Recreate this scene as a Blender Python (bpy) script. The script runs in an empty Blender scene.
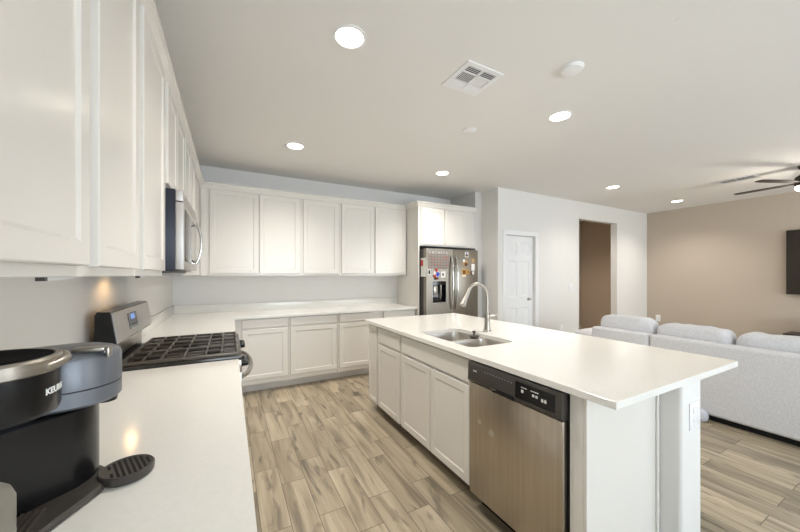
import bpy, bmesh, math, random
from mathutils import Vector, Matrix
random.seed(7)
C = bpy.context.scene.collection
SC = bpy.context.scene
PI = math.pi

# ------------------------------------------------------------------ camera, world, lights
cam_d = bpy.data.cameras.new('camera'); cam = bpy.data.objects.new('camera', cam_d); C.objects.link(cam)
cam.location = (0, 0, 1.385); cam.rotation_euler = (PI/2, 0, math.radians(-28.2))
cam_d.sensor_width = 36; cam_d.lens = 318/800*36; cam_d.shift_y = 8.9/800; cam_d.clip_start = 0.02
SC.camera = cam
SC.view_settings.view_transform = 'Standard'; SC.view_settings.look = 'None'
SC.view_settings.gamma = 1; SC.view_settings.use_curve_mapping = False
SC.view_settings.exposure = 0.28
w = bpy.data.worlds.new('sky'); SC.world = w; w.use_nodes = True
wn = w.node_tree.nodes; wl = w.node_tree.links
sky = wn.new('ShaderNodeTexSky'); sky.sky_type = 'NISHITA'; sky.sun_disc = False
sky.sun_elevation = math.radians(40); sky.sun_rotation = math.radians(60)
wl.new(sky.outputs[0], wn['Background'].inputs[0]); wn['Background'].inputs[1].default_value = 0.25
def area(name, loc, rot, sx, sy, power, col):
    l = bpy.data.lights.new(name, 'AREA'); l.shape = 'RECTANGLE'; l.size = sx; l.size_y = sy; l.energy = power; l.color = col
    o = bpy.data.objects.new(name, l); o.location = loc; o.rotation_euler = rot; C.objects.link(o); return o
# daylight through the glass doors and windows of the wall behind the photographer
area('daylight_kitchen_window', (1.5, -3.38, 1.35), (PI/2+.45, 0, 0), 2.3, 2.1, 108, (0.8, 0.9, 1.0))
area('daylight_patio_door', (5.9, -3.38, 1.25), (PI/2+.45, 0, 0), 3.4, 2.3, 125, (0.84, 0.92, 1.0))
LAMP_W = 100

# ------------------------------------------------------------------ materials
def lin(c):
    return tuple(((v/255)/12.92 if v/255 <= 0.04045 else ((v/255+0.055)/1.055)**2.4) for v in c) + (1,)
def mat(name, rgb, rough=0.5, metal=0.0, spec=0.5, coat=0.0, bump=None, vary=None, emit=None, trans=0):
    m = bpy.data.materials.new(name); m.use_nodes = True
    n = m.node_tree.nodes; l = m.node_tree.links; b = n['Principled BSDF']
    b.inputs['Base Color'].default_value = lin(rgb); b.inputs['Roughness'].default_value = rough
    b.inputs['Metallic'].default_value = metal; b.inputs['Specular IOR Level'].default_value = spec
    b.inputs['Coat Weight'].default_value = coat; b.inputs['Coat Roughness'].default_value = 0.08
    b.inputs['Transmission Weight'].default_value = trans
    tc = n.new('ShaderNodeTexCoord')
    if vary:                                   # (scale vector, second colour, detail)
        sc, rgb2 = vary[0], vary[1]
        mp = n.new('ShaderNodeMapping'); mp.inputs['Scale'].default_value = sc
        t = n.new('ShaderNodeTexNoise'); t.inputs['Scale'].default_value = 1; t.inputs['Detail'].default_value = 5
        r = n.new('ShaderNodeValToRGB'); r.color_ramp.elements[0].position = .35; r.color_ramp.elements[1].position = .65
        r.color_ramp.elements[0].color = lin(rgb); r.color_ramp.elements[1].color = lin(rgb2)
        l.new(tc.outputs['Object'], mp.inputs[0]); l.new(mp.outputs[0], t.inputs['Vector'])
        l.new(t.outputs['Fac'], r.inputs[0]); l.new(r.outputs[0], b.inputs['Base Color'])
    if bump:                                   # (scale vector, strength, distance)
        mp = n.new('ShaderNodeMapping'); mp.inputs['Scale'].default_value = bump[0]
        t = n.new('ShaderNodeTexNoise'); t.inputs['Scale'].default_value = 1; t.inputs['Detail'].default_value = 3
        bp = n.new('ShaderNodeBump'); bp.inputs['Strength'].default_value = bump[1]; bp.inputs['Distance'].default_value = bump[2]
        l.new(tc.outputs['Object'], mp.inputs[0]); l.new(mp.outputs[0], t.inputs['Vector'])
        l.new(t.outputs['Fac'], bp.inputs['Height']); l.new(bp.outputs[0], b.inputs['Normal'])
    if emit:
        b.inputs['Emission Color'].default_value = lin(emit[0]); b.inputs['Emission Strength'].default_value = emit[1]
    return m
M = dict(
    wall=mat('white_wall_paint', (227, 225, 221), .7, spec=.3, bump=((140, 140, 140), .12, .002)),
    ceil=mat('ceiling_paint', (234, 232, 228), .85, spec=.2, bump=((90, 90, 90), .15, .003)),
    taupe=mat('taupe_wall_paint', (192, 179, 163), .75, spec=.3, bump=((140, 140, 140), .12, .002)),
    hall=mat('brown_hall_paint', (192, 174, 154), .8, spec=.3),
    trim=mat('white_trim', (236, 236, 236), .4),
    cab=mat('cabinet_white', (227, 223, 216), .22, spec=.5),
    quartz=mat('white_quartz', (238, 236, 230), .15, spec=.55, vary=((90, 90, 90), (235, 233, 227))),
    steel=mat('brushed_steel', (176, 170, 160), .3, 1.0, bump=((4, 4, 420), .04, .001), vary=((3, 3, 120), (164, 158, 149))),
    steel_v=mat('brushed_steel_upright', (194, 185, 171), .32, 1.0, vary=((60, 60, 1.5), (184, 175, 161))),
    steel_f=mat('grey_steel_doors', (150, 143, 132), .36, 1.0, vary=((60, 60, 1.5), (143, 136, 125))),
    steel_l=mat('light_satin_steel', (196, 193, 190), .5, 1.0),
    sinksteel=mat('sink_steel', (214, 209, 202), .36, 1.0, vary=((90, 6, 6), (202, 197, 190))),
    chrome=mat('brushed_nickel', (166, 161, 153), .36, 1.0),
    brightsteel=mat('polished_steel', (210, 208, 204), .12, 1.0),
    dark=mat('dark_grey_plastic', (64, 60, 56), .35),
    darkmetal=mat('dark_grey_metal', (74, 72, 70), .4, .6),
    black=mat('black_plastic', (20, 20, 21), .24, spec=.4),
    blackmatte=mat('black_matte', (24, 24, 25), .6, spec=.25),
    blackglass=mat('black_glass', (10, 11, 13), .04, spec=.6),
    iron=mat('cast_iron_grate', (92, 85, 76), .32, .4),
    enamel=mat('black_enamel', (50, 46, 42), .16, spec=.6),
    navy=mat('microwave_casing', (34, 37, 50), .4, .3),
    slate=mat('slate_grey_plastic', (112, 115, 121), .36, .3),
    sofa=mat('grey_chenille', (226, 226, 228), .95, spec=.1, vary=((120, 120, 60), (211, 211, 214)), bump=((220, 220, 220), .25, .002)),
    ivory=mat('white_plastic', (240, 240, 240), .35),
    screen=mat('lit_display', (40, 60, 90), .1, emit=((90, 130, 200), .9)),
    mark=mat('white_print', (225, 225, 222), .5),
    lampglow=mat('lamp_diffuser', (255, 255, 255), .4, emit=((255, 246, 228), 9)),
    warmglow=mat('hood_lamp_lens', (255, 235, 200), .4, emit=((255, 200, 130), 2.5)),
    fan=mat('dark_bronze', (58, 50, 45), .55, spec=.3),
    tv=mat('television_screen', (44, 37, 31), .15, spec=.5),
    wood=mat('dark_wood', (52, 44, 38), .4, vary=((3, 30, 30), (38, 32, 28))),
    canister=mat('greige_ceramic', (128, 124, 113), .4),
    pale=mat('pale_grey_rubber', (202, 203, 210), .6),
    vent=mat('vent_dark', (64, 64, 72), .8),
    glass=mat('window_glass', (255, 255, 255), 0, trans=1, spec=.5),
    paper=mat('white_paper', (236, 234, 230), .7), red=mat('red_print', (196, 52, 44), .6),
    blue=mat('blue_print', (52, 84, 190), .5), tan=mat('tan_print', (196, 160, 112), .6),
    brown=mat('brown_print', (104, 66, 38), .6), gold=mat('gold_print', (202, 152, 70), .5),
    calendar=mat('grey_calendar_sheet', (146, 138, 130), .6),
    calline=mat('dark_calendar_lines', (92, 84, 80), .6), pinkline=mat('red_calendar_marks', (186, 110, 104), .6),
)
def floor_mat():
    m = bpy.data.materials.new('wood_look_tile'); m.use_nodes = True
    n = m.node_tree.nodes; l = m.node_tree.links; b = n['Principled BSDF']
    tc = n.new('ShaderNodeTexCoord'); sp = n.new('ShaderNodeSeparateXYZ'); cb = n.new('ShaderNodeCombineXYZ')
    l.new(tc.outputs['Object'], sp.inputs[0]); l.new(sp.outputs['Y'], cb.inputs['X']); l.new(sp.outputs['X'], cb.inputs['Y'])
    br = n.new('ShaderNodeTexBrick'); l.new(cb.outputs[0], br.inputs['Vector'])
    br.offset = .36; br.offset_frequency = 2; br.squash = 1
    br.inputs['Scale'].default_value = 1; br.inputs['Brick Width'].default_value = .61; br.inputs['Row Height'].default_value = .152
    br.inputs['Mortar Size'].default_value = .002; br.inputs['Mortar Smooth'].default_value = .1; br.inputs['Bias'].default_value = 0
    br.inputs['Color1'].default_value = (0, 0, 0, 1); br.inputs['Color2'].default_value = (1, 1, 1, 1); br.inputs['Mortar'].default_value = (.5, .5, .5, 1)
    # each tile shifts the grain so that no two tiles look alike
    ml = n.new('ShaderNodeMath'); ml.operation = 'MULTIPLY'; ml.inputs[1].default_value = 23.0; l.new(br.outputs['Color'], ml.inputs[0])
    c2 = n.new('ShaderNodeCombineXYZ'); l.new(ml.outputs[0], c2.inputs['Z'])
    ad = n.new('ShaderNodeVectorMath'); ad.operation = 'ADD'; l.new(cb.outputs[0], ad.inputs[0]); l.new(c2.outputs[0], ad.inputs[1])
    def noise(scale, sv, detail, dist):
        mp = n.new('ShaderNodeMapping'); mp.inputs['Scale'].default_value = sv; l.new(ad.outputs[0], mp.inputs[0])
        t = n.new('ShaderNodeTexNoise'); t.inputs['Scale'].default_value = scale; t.inputs['Detail'].default_value = detail
        t.inputs['Distortion'].default_value = dist; l.new(mp.outputs[0], t.inputs['Vector']); return t
    g1 = noise(1, (1.5, 17, 1), 6, .8); g2 = noise(1, (2.6, 10, 1), 5, 1.2); g3 = noise(1, (6, 90, 1), 3, .3)
    r1 = n.new('ShaderNodeValToRGB'); e = r1.color_ramp.elements
    e[0].position = .28; e[0].color = lin((128, 117, 100)); e[1].position = .68; e[1].color = lin((194, 180, 157))
    x = r1.color_ramp.elements.new(.48); x.color = lin((172, 158, 134))
    l.new(g1.outputs['Fac'], r1.inputs[0])
    r2 = n.new('ShaderNodeValToRGB'); r2.color_ramp.elements[0].position = .30; r2.color_ramp.elements[0].color = (1, 1, 1, 1)
    r2.color_ramp.elements[1].position = .42; r2.color_ramp.elements[1].color = (0, 0, 0, 1); l.new(g2.outputs['Fac'], r2.inputs[0])
    mx = n.new('ShaderNodeMix'); mx.data_type = 'RGBA'; mx.inputs['B'].default_value = lin((100, 93, 82))
    k = n.new('ShaderNodeMath'); k.operation = 'MULTIPLY'; k.inputs[1].default_value = .78; l.new(r2.outputs[0], k.inputs[0])
    l.new(k.outputs[0], mx.inputs['Factor']); l.new(r1.outputs[0], mx.inputs['A'])
    # tone of each tile
    rt = n.new('ShaderNodeMapRange'); rt.inputs['To Min'].default_value = .74; rt.inputs['To Max'].default_value = 1.1; l.new(br.outputs['Color'], rt.inputs['Value'])
    fg = n.new('ShaderNodeMapRange'); fg.inputs['To Min'].default_value = .88; fg.inputs['To Max'].default_value = 1.1; l.new(g3.outputs['Fac'], fg.inputs['Value'])
    pr = n.new('ShaderNodeMath'); pr.operation = 'MULTIPLY'; l.new(rt.outputs[0], pr.inputs[0]); l.new(fg.outputs[0], pr.inputs[1])
    hv = n.new('ShaderNodeHueSaturation'); l.new(mx.outputs['Result'], hv.inputs['Color']); l.new(pr.outputs[0], hv.inputs['Value'])
    gm = n.new('ShaderNodeMix'); gm.data_type = 'RGBA'; gm.inputs['B'].default_value = lin((96, 86, 76))
    l.new(br.outputs['Fac'], gm.inputs['Factor']); l.new(hv.outputs[0], gm.inputs['A']); l.new(gm.outputs['Result'], b.inputs['Base Color'])
    b.inputs['Roughness'].default_value = .36; b.inputs['Specular IOR Level'].default_value = .4
    bp = n.new('ShaderNodeBump'); bp.inputs['Strength'].default_value = .25; bp.inputs['Distance'].default_value = .002
    iv = n.new('ShaderNodeMath'); iv.operation = 'SUBTRACT'; iv.inputs[0].default_value = 1; l.new(br.outputs['Fac'], iv.inputs[1])
    l.new(iv.outputs[0], bp.inputs['Height']); l.new(bp.outputs[0], b.inputs['Normal'])
    return m
M['floor'] = floor_mat()

# ------------------------------------------------------------------ mesh helpers (all in world coordinates)
WL = {}
def bx(bm, x0, x1, y0, y1, z0, z1, bev=0.0, seg=2):
    v = [bm.verts.new(p) for p in ((x0,y0,z0),(x1,y0,z0),(x1,y1,z0),(x0,y1,z0),(x0,y0,z1),(x1,y0,z1),(x1,y1,z1),(x0,y1,z1))]
    f = [bm.faces.new([v[i] for i in q]) for q in ((3,2,1,0),(4,5,6,7),(0,1,5,4),(1,2,6,5),(2,3,7,6),(3,0,4,7))]
    if bev:
        es = list({e for q in f for e in q.edges})
        bmesh.ops.bevel(bm, geom=es, offset=bev, segments=seg, profile=.5, affect='EDGES')
    return bm
def box(*a, **k): return bx(bmesh.new(), *a, **k)
def rings(bm, rs, cap0=True, cap1=True, closed=False):
    V = [[bm.verts.new(p) for p in r] for r in rs]
    n = len(V[0]); m = len(V)
    for i in range(m if closed else m-1):
        a, b = V[i], V[(i+1) % m]
        for j in range(n):
            bm.faces.new((a[j], a[(j+1) % n], b[(j+1) % n], b[j]))
    if not closed:
        if cap0: bm.faces.new(V[0][::-1])
        if cap1: bm.faces.new(V[-1])
    return bm
def lathe(bm, c, prof, n=32, axis='z', cap0=True, cap1=True):
    rs = []
    for r, h in prof:
        ring = []
        for i in range(n):
            a = 2*PI*i/n; u, v = max(r, 1e-4)*math.cos(a), max(r, 1e-4)*math.sin(a)
            p = {'z': (u, v, h), 'x': (h, u, v), 'y': (u, h, v)}[axis]
            ring.append((c[0]+p[0], c[1]+p[1], c[2]+p[2]))
        rs.append(ring)
    return rings(bm, rs, cap0, cap1)
def tube(bm, pts, r, n=12, flat=None):
    pts = [Vector(p) for p in pts]; rs = []; up = Vector((0, 0, 1)); pn = None
    for i, p in enumerate(pts):
        t = (pts[min(i+1, len(pts)-1)] - pts[max(i-1, 0)]).normalized()
        if pn is None:
            ref = up if abs(t.z) < .9 else Vector((0, 1, 0)); pn = (ref - t*ref.dot(t)).normalized()
        else: pn = (pn - t*pn.dot(t)).normalized()
        b = t.cross(pn); rr = r[i] if isinstance(r, (list, tuple)) else r
        rs.append([p + pn*rr*math.cos(2*PI*j/n)*(flat or 1) + b*rr*math.sin(2*PI*j/n) for j in range(n)])
    return rings(bm, rs)
def rrect(x0, x1, y0, y1, r, n=6):
    out = []
    for cx, cy, a0 in ((x1-r, y0+r, -PI/2), (x1-r, y1-r, 0), (x0+r, y1-r, PI/2), (x0+r, y0+r, PI)):
        for i in range(n+1):
            a = a0 + PI/2*i/n; out.append((cx+r*math.cos(a), cy+r*math.sin(a)))
    return out
def inset(poly, d):
    n = len(poly); out = []
    for i in range(n):
        p, q, s = Vector(poly[i-1]), Vector(poly[i]), Vector(poly[(i+1) % n])
        e1 = (q-p).normalized(); e2 = (s-q).normalized()
        n1 = Vector((-e1.y, e1.x)); n2 = Vector((-e2.y, e2.x))
        k = 1 + n1.dot(n2); out.append(tuple(q + (n1+n2)*d/max(k, .2)))
    return out
def slab(bm, outer, holes, z0, z1, ch=.0009):
    """a stone slab: outer polygon (anticlockwise), holes (anticlockwise), a fine chamfer along its edges"""
    def loops(z, off):
        L = [inset(outer, off)] + [inset(h, -off) for h in holes]
        return [[bm.verts.new((x, y, z)) for x, y in P] for P in L]
    lv = [loops(z0, ch), loops(z0+ch, 0), loops(z1-ch, 0), loops(z1, ch)]
    for a, b in zip(lv, lv[1:]):
        for P, Q in zip(a, b):
            for j in range(len(P)): bm.faces.new((P[j], P[(j+1) % len(P)], Q[(j+1) % len(P)], Q[j]))
    for L in (lv[0], lv[-1]):
        es = []
        for P in L:
            for j in range(len(P)):
                e = bm.edges.get((P[j], P[(j+1) % len(P)])); es.append(e)
        bmesh.ops.triangle_fill(bm, use_beauty=True, use_dissolve=False, edges=es)
    return bm
def cushion(bm, cx, cy, cz, sx, sy, sz, p=3.2, nu=28, nv=18, lump=.006, seed=0):
    rs = []
    sg = lambda v, e: math.copysign(abs(v)**e, v)
    for i in range(1, nv):
        ph = -PI/2 + PI*i/nv; ring = []
        for j in range(nu):
            th = 2*PI*j/nu; e = 2/p
            x = sg(math.cos(ph), e)*sg(math.cos(th), e); y = sg(math.cos(ph), e)*sg(math.sin(th), e); z = sg(math.sin(ph), e)
            d = lump*(math.sin(7*y+seed)*math.cos(3*z+2*seed)+.6*math.sin(13*y+3*seed+x))
            ring.append((cx+x*(sx+d), cy+y*sy, cz+z*(sz+d)))
        rs.append(ring)
    return rings(bm, rs)
def obj(name, bm, m, parent=None, smooth=True, angle=35):
    off = WL[parent.name] if parent else Vector((0, 0, 0))
    bmesh.ops.recalc_face_normals(bm, faces=bm.faces)
    bmesh.ops.translate(bm, verts=bm.verts, vec=-off)
    me = bpy.data.meshes.new(name); bm.to_mesh(me); bm.free()
    me.materials.append(M[m] if isinstance(m, str) else m)
    if smooth:
        me.polygons.foreach_set('use_smooth', [True]*len(me.polygons))
        me.set_sharp_from_angle(angle=math.radians(12 if m == 'cab' else angle))
    o = bpy.data.objects.new(name, me); C.objects.link(o)
    if parent: o.parent = parent
    WL[o.name] = off.copy()
    return o
def tag(o, label, cat, group=None):
    o['label'] = label; o['category'] = cat
    if group: o['group'] = group
    return o
def thing(name, loc, label, cat, group=None):
    o = bpy.data.objects.new(name, None); o.location = loc; o.empty_display_size = .1; C.objects.link(o)
    WL[o.name] = Vector(loc); return tag(o, label, cat, group)
def struct(name, bm, m, parent=None):
    o = obj(name, bm, m, parent)
    if not parent: o['kind'] = 'structure'
    return o
def solo(name, bm, m, label, cat, group=None, loc=None):
    """a thing that is one mesh, its origin put at its base"""
    if loc is None:
        vs = [v.co for v in bm.verts]
        loc = Vector(((min(v.x for v in vs)+max(v.x for v in vs))/2, (min(v.y for v in vs)+max(v.y for v in vs))/2, min(v.z for v in vs)))
    bmesh.ops.translate(bm, verts=bm.verts, vec=-Vector(loc))
    o = obj(name, bm, m); o.location = loc; WL[o.name] = Vector(loc)
    return tag(o, label, cat, group)
def W(d, plane, s, n, z):
    return (s, plane-n, z) if d == '-y' else (plane+n, s, z) if d == '+x' else (plane-n, s, z)
def front(d, plane, s0, s1, z0, z1, t=.02, fr=.050, panel=True):
    """a cabinet front standing off PLANE by t: a framed door with a recessed panel, or a plain drawer front"""
    bm = bmesh.new()
    def ring(i, n): return [W(d, plane, s, n, z) for s, z in ((s0+i, z0+i), (s1-i, z0+i), (s1-i, z1-i), (s0+i, z1-i))]
    rs = [ring(0, 0), ring(0, t-.003), ring(.003, t)]
    if panel: rs += [ring(fr, t), ring(fr+.002, t-.0015), ring(fr+.009, t-.0062)]
    return rings(bm, rs)
def wtext(s, size, fn, depth=.0006, bold=0.0):
    """lettering as a thin mesh; fn(x, y, d) places a point of the flat lettering in the world"""
    cu = bpy.data.curves.new('lettering', 'FONT'); cu.body = s; cu.size = size; cu.offset = bold; cu.resolution_u = 3
    o = bpy.data.objects.new('lettering', cu); C.objects.link(o)
    dg = bpy.context.evaluated_depsgraph_get(); me = bpy.data.meshes.new_from_object(o.evaluated_get(dg))
    bm = bmesh.new(); bm.from_mesh(me)
    bpy.data.objects.remove(o); bpy.data.curves.remove(cu); bpy.data.meshes.remove(me)
    bmesh.ops.remove_doubles(bm, verts=bm.verts, dist=1e-6)
    bmesh.ops.triangulate(bm, faces=bm.faces)
    bmesh.ops.subdivide_edges(bm, edges=[e for e in bm.edges if e.calc_length() > size*.3], cuts=1)
    ex = bmesh.ops.extrude_face_region(bm, geom=bm.faces[:])
    top = {v for v in ex['geom'] if isinstance(v, bmesh.types.BMVert)}
    for v in bm.verts: v.co = Vector(fn(v.co.x, v.co.y, depth if v in top else 0))
    return bm

# ------------------------------------------------------------------ the room
XL, YB, XR, YN, ZC = -.605, 4.636, 8.14, -3.5, 2.743
YP, XP, XA = 3.62, 3.66, 3.525
struct('floor', box(XL-.15, XR+.15, YN-.15, 5.6, -.1, 0), 'floor')
struct('ceiling', box(XL-.15, XR+.15, YN-.15, 5.6, ZC, ZC+.1), 'ceil')
struct('wall_left', box(XL-.12, XL, YN-.12, YB+.12, 0, ZC), 'wall')
struct('wall_back', box(XL, XA+.12, YB, YB+.12, 0, ZC), 'wall')
struct('wall_right', box(XR, XR+.12, YN-.12, YP+.12, 0, ZC), 'taupe')
b = box(XA, XP+.1, 3.98, YB, 0, ZC); bx(b, XP, XP+.12, YP, 3.98, 0, ZC)
struct('wall_alcove', b, 'wall')
DX0, DX1, DZ = 3.832, 4.497, 2.02
OX0, OX1, OZ = 5.70, 6.957, 2.43
b = box(XP+.12, DX0, YP, YP+.12, 0, ZC); bx(b, DX0, DX1, YP, YP+.12, DZ, ZC); bx(b, DX1, OX0, YP, YP+.12, 0, ZC)
bx(b, OX0, OX1, YP, YP+.12, OZ, ZC); bx(b, OX1, XR, YP, YP+.12, 0, ZC)
struct('wall_pantry', b, 'wall')
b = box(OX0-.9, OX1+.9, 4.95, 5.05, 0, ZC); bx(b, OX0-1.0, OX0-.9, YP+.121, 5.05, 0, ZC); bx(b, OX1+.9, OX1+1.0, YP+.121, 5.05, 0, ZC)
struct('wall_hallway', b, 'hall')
# wall behind the photographer with a window and a glazed patio door
b = box(XL, .3, YN-.12, YN, 0, ZC); bx(b, .3, 2.7, YN-.12, YN, 0, .25); bx(b, .3, 2.7, YN-.12, YN, 2.45, ZC)
bx(b, 2.7, 4.2, YN-.12, YN, 0, ZC); bx(b, 4.2, 7.6, YN-.12, YN, 2.45, ZC); bx(b, 7.6, XR, YN-.12, YN, 0, ZC)
struct('wall_front', b, 'wall')
def glazing(name, x0, x1, z0, z1, nm):
    b = bmesh.new(); t = .05
    for a in (z0, z1-t): bx(b, x0+.002, x1-.002, YN-.09, YN-.03, a+.001, a+t-.001)
    for i in range(nm+1):
        c = x0+t/2+(x1-x0-t)*i/nm; bx(b, c-t/2+.003, c+t/2-.003, YN-.09, YN-.03, z0+t, z1-t)
    f = struct(name, b, 'trim'); obj('window_pane', box(x0+.02, x1-.02, YN-.064, YN-.058, z0+.02, z1-.02), 'glass', f)
glazing('window_1', .3, 2.7, .25, 2.45, 2); glazing('window_2', 4.2, 7.6, 0.0, 2.45, 2)
# baseboards
def base_b(name, *a): struct(name, box(*a, bev=.004), 'trim')
base_b('baseboard_pantry', DX1+.085, OX0, YP-.014, YP, 0, .085); base_b('baseboard_pantry_end', OX1, XR, YP-.014, YP, 0, .085)
base_b('baseboard_right', XR-.014, XR, YN, YP-.014, 0, .085); base_b('baseboard_hallway', OX0-.9, OX1+.9, 4.936, 4.95, 0, .085)
base_b('baseboard_alcove', XP-.014, XP, YP, 3.98, 0, .085)
base_b('baseboard_left', XL, XL+.014, YN, .26, 0, .085)
# pantry door, six panels
b = bmesh.new(); cw = .072
for s0, s1, z0, z1 in ((DX0-cw, DX0, 0, DZ+cw), (DX1, DX1+cw, 0, DZ+cw), (DX0, DX1, DZ, DZ+cw)):
    bx(b, s0, s1, YP-.018, YP, z0, z1, bev=.004)
dr = struct('door_1', b, 'trim'); dr.name = 'door_1'
b = bmesh.new(); dw = DX1-DX0-.006; sx0 = DX0+.003; FY = YP+.035
xs = [0, .1, dw/2-.045, dw/2+.045, dw-.1, dw]; zs = [0, .22, .84, 1.02, 1.60, 1.70, 1.90, DZ-.012]
gv = {}
def gp(i, j):
    if (i, j) not in gv: gv[i, j] = b.verts.new((sx0+xs[i], FY, .008+zs[j]))
    return gv[i, j]
for i in range(5):
    for j in range(7):
        q = [gp(i, j), gp(i+1, j), gp(i+1, j+1), gp(i, j+1)]
        if i in (1, 3) and j in (1, 3, 5):
            x0, x1, z0, z1 = sx0+xs[i], sx0+xs[i+1], .008+zs[j], .008+zs[j+1]
            prev = q
            for d, dy in ((.012, .010), (.03, .010), (.045, .003)):
                nw = [b.verts.new((x, FY+dy, z)) for x, z in ((x0+d, z0+d), (x1-d, z0+d), (x1-d, z1-d), (x0+d, z1-d))]
                for k in range(4): b.faces.new((prev[k], prev[(k+1) % 4], nw[(k+1) % 4], nw[k]))
                prev = nw
            b.faces.new(prev)
        else: b.faces.new(q)
bx(b, sx0, sx0+dw, FY+.0105, FY+.036, .008, DZ-.004)
sl = obj('door_slab', b, 'trim', dr)
b = lathe(bmesh.new(), (4.385, FY, .985), [(.026, 0), (.026, -.006), (.012, -.012), (.011, -.045)], 20, 'y')
tube(b, [(4.385, FY-.045, .985), (4.36, FY-.05, .985), (4.30, FY-.048, .983)], [.011, .010, .008], 10)
obj('door_handle', b, 'chrome', sl)

# ------------------------------------------------------------------ cabinets
def carcass(x0, x1, y0, y1, z0, z1, d, top=True, t=.016):
    """open box of panels with a face frame on the side D"""
    bm = bmesh.new(); e = .0008
    x0 += e; x1 -= e; y0 += e; y1 -= e
    if d == '-y':
        bx(bm, x0, x1, y0, y0+.019, z0, z1, .001, 1); bx(bm, x0, x1, y1-t, y1, z0, z1)
        bx(bm, x0, x0+t, y0+.019, y1-t, z0, z1); bx(bm, x1-t, x1, y0+.019, y1-t, z0, z1); f = (x0+t, x1-t, y0+.019, y1-t)
    else:
        fx = (x1-.019, x1) if d == '+x' else (x0, x0+.019); bk = (x0, x0+t) if d == '+x' else (x1-t, x1)
        bx(bm, fx[0], fx[1], y0, y1, z0, z1, .001, 1); bx(bm, bk[0], bk[1], y0, y1, z0, z1)
        a, c = (bk[1], fx[0]) if d == '+x' else (fx[1], bk[0])
        bx(bm, a, c, y0, y0+t, z0, z1); bx(bm, a, c, y1-t, y1, z0, z1); f = (a, c, y0+t, y1-t)
    bx(bm, *f, z0, z0+t)
    if top: bx(bm, *f, z1-t, z1)
    return bm
def cabinet(name, label, d, x0, x1, y0, y1, z0, z1, doors=(), drawers=(), toe=False, group=None, top=True, toem='cab', toed=.07, cat='cabinet'):
    fp = {'-y': y0, '+x': x1, '-x': x0}[d]
    t = thing(name, ((x0+x1)/2, (y0+y1)/2, 0 if toe else z0), label, cat, group)
    obj('cabinet_body', carcass(x0, x1, y0, y1, z0, z1, d, top), 'cab', t)
    if toe:
        if d == '-y': b = box(x0, x1, y0+toed, y1-.002, 0, z0-.0005)
        elif d == '+x': b = box(x0+.002, x1-toed, y0+.001, y1-.001, 0, z0-.0005)
        else: b = box(x0+toed, x1-.002, y0+.001, y1-.001, 0, z0-.0005)
        obj('toe_kick', b, toem, t)
    fpn = fp + (.0005 if d == '+x' else -.0005)
    for s0, s1, a, c in doors: obj('door', front(d, fpn, s0, s1, a, c), 'cab', t)
    for s0, s1, a, c in drawers: obj('drawer', front(d, fpn, s0, s1, a, c, panel=False), 'cab', t)
    return t
UZ0, UZ1, DB, DT = 1.373, 2.42, 1.405, 2.385
UZL = 1.381
UG, BG = 'white wall cabinets', 'white base cabinets'
UX = -.30            # face-frame plane of the left wall cabinets
cabinet('wall_cabinet', 'white wall cabinet above the coffee maker, largest at the left edge', '+x', XL, UX, .32, 1.0, UZL, UZ1, [(.35, .972, DB, DT)], group=UG)
cabinet('wall_cabinet', 'white single-door wall cabinet second from the camera on the left wall', '+x', XL, UX, 1.0, 1.455, UZL, UZ1, [(1.03, 1.424, DB, DT)], group=UG)
cabinet('wall_cabinet', 'white single-door wall cabinet directly before the microwave', '+x', XL, UX, 1.455, 1.985, UZL, UZ1, [(1.49, 1.935, DB, DT)], group=UG)
cabinet('wall_cabinet', 'short white wall cabinet mounted directly above the microwave', '+x', XL, UX, 1.985, 2.745, 1.832, UZ1, [(2.02, 2.35, 1.86, DT), (2.362, 2.715, 1.86, DT)], group=UG)
cabinet('wall_cabinet', 'white corner wall cabinet on the left wall just past the microwave', '+x', XL, UX, 2.762, 4.63, UZL, UZ1, [(2.79, 3.10, DB, DT), (3.13, 3.47, DB, DT)], group=UG)
UY = YB-.305
cabinet('wall_cabinet', 'white two-door wall cabinet on the back wall, next to the corner', '-y', UX+.002, .836, UY, YB-.002, UZ0, UZ1, [(-.205, .317, DB, DT), (.331, .811, DB, DT)], group=UG)
cabinet('wall_cabinet', 'white single-door wall cabinet at the middle of the back wall', '-y', .836, 1.362, UY, YB-.002, UZ0, UZ1, [(.862, 1.336, DB, DT)], group=UG)
cabinet('wall_cabinet', 'white two-door wall cabinet on the back wall, beside the tall refrigerator panel', '-y', 1.362, 2.430, UY, YB-.002, UZ0, UZ1, [(1.387, 1.882, DB, DT), (1.90, 2.420, DB, DT)], group=UG)
# cabinet and tall side panel around the refrigerator
FYF = 3.975
t = cabinet('refrigerator_cabinet', 'white cabinet above the refrigerator with its tall side panel', '-y', 2.454, 3.52, FYF, YB-.002, 1.815, UZ1, [(2.475, 2.885, 1.835, 2.375), (2.899, 3.315, 1.835, 2.375)])
obj('side_panel', box(2.432, 2.452, FYF-.004, YB-.002, 0, UZ1, bev=.001), 'cab', t)
# crown along the cabinet tops
def crown(bm, pts, z):
    """swept crown profile along an open path in plan (outer side to the left of travel)"""
    prof = [(.0006, 0), (.008, 0), (.012, .010), (.030, .046), (.040, .052), (.040, .072), (.0006, .072)]
    P = [Vector(p) for p in pts]; rs = []
    for i, p in enumerate(P):
        a = (P[i]-P[i-1]).normalized() if i else (P[1]-P[0]).normalized()
        c = (P[i+1]-P[i]).normalized() if i < len(P)-1 else a
        n1, n2 = Vector((a.y, -a.x)), Vector((c.y, -c.x)); k = (n1+n2)/(1+n1.dot(n2))
        rs.append([(p.x+k.x*o, p.y+k.y*o, z+h) for o, h in prof])
    return rings(bm, rs)
b = crown(bmesh.new(), [(UX, .32), (UX, UY), (2.432, UY), (2.432, FYF-.004), (3.522, FYF-.004)], 2.392)
struct('trim_1', b, 'cab')

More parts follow.
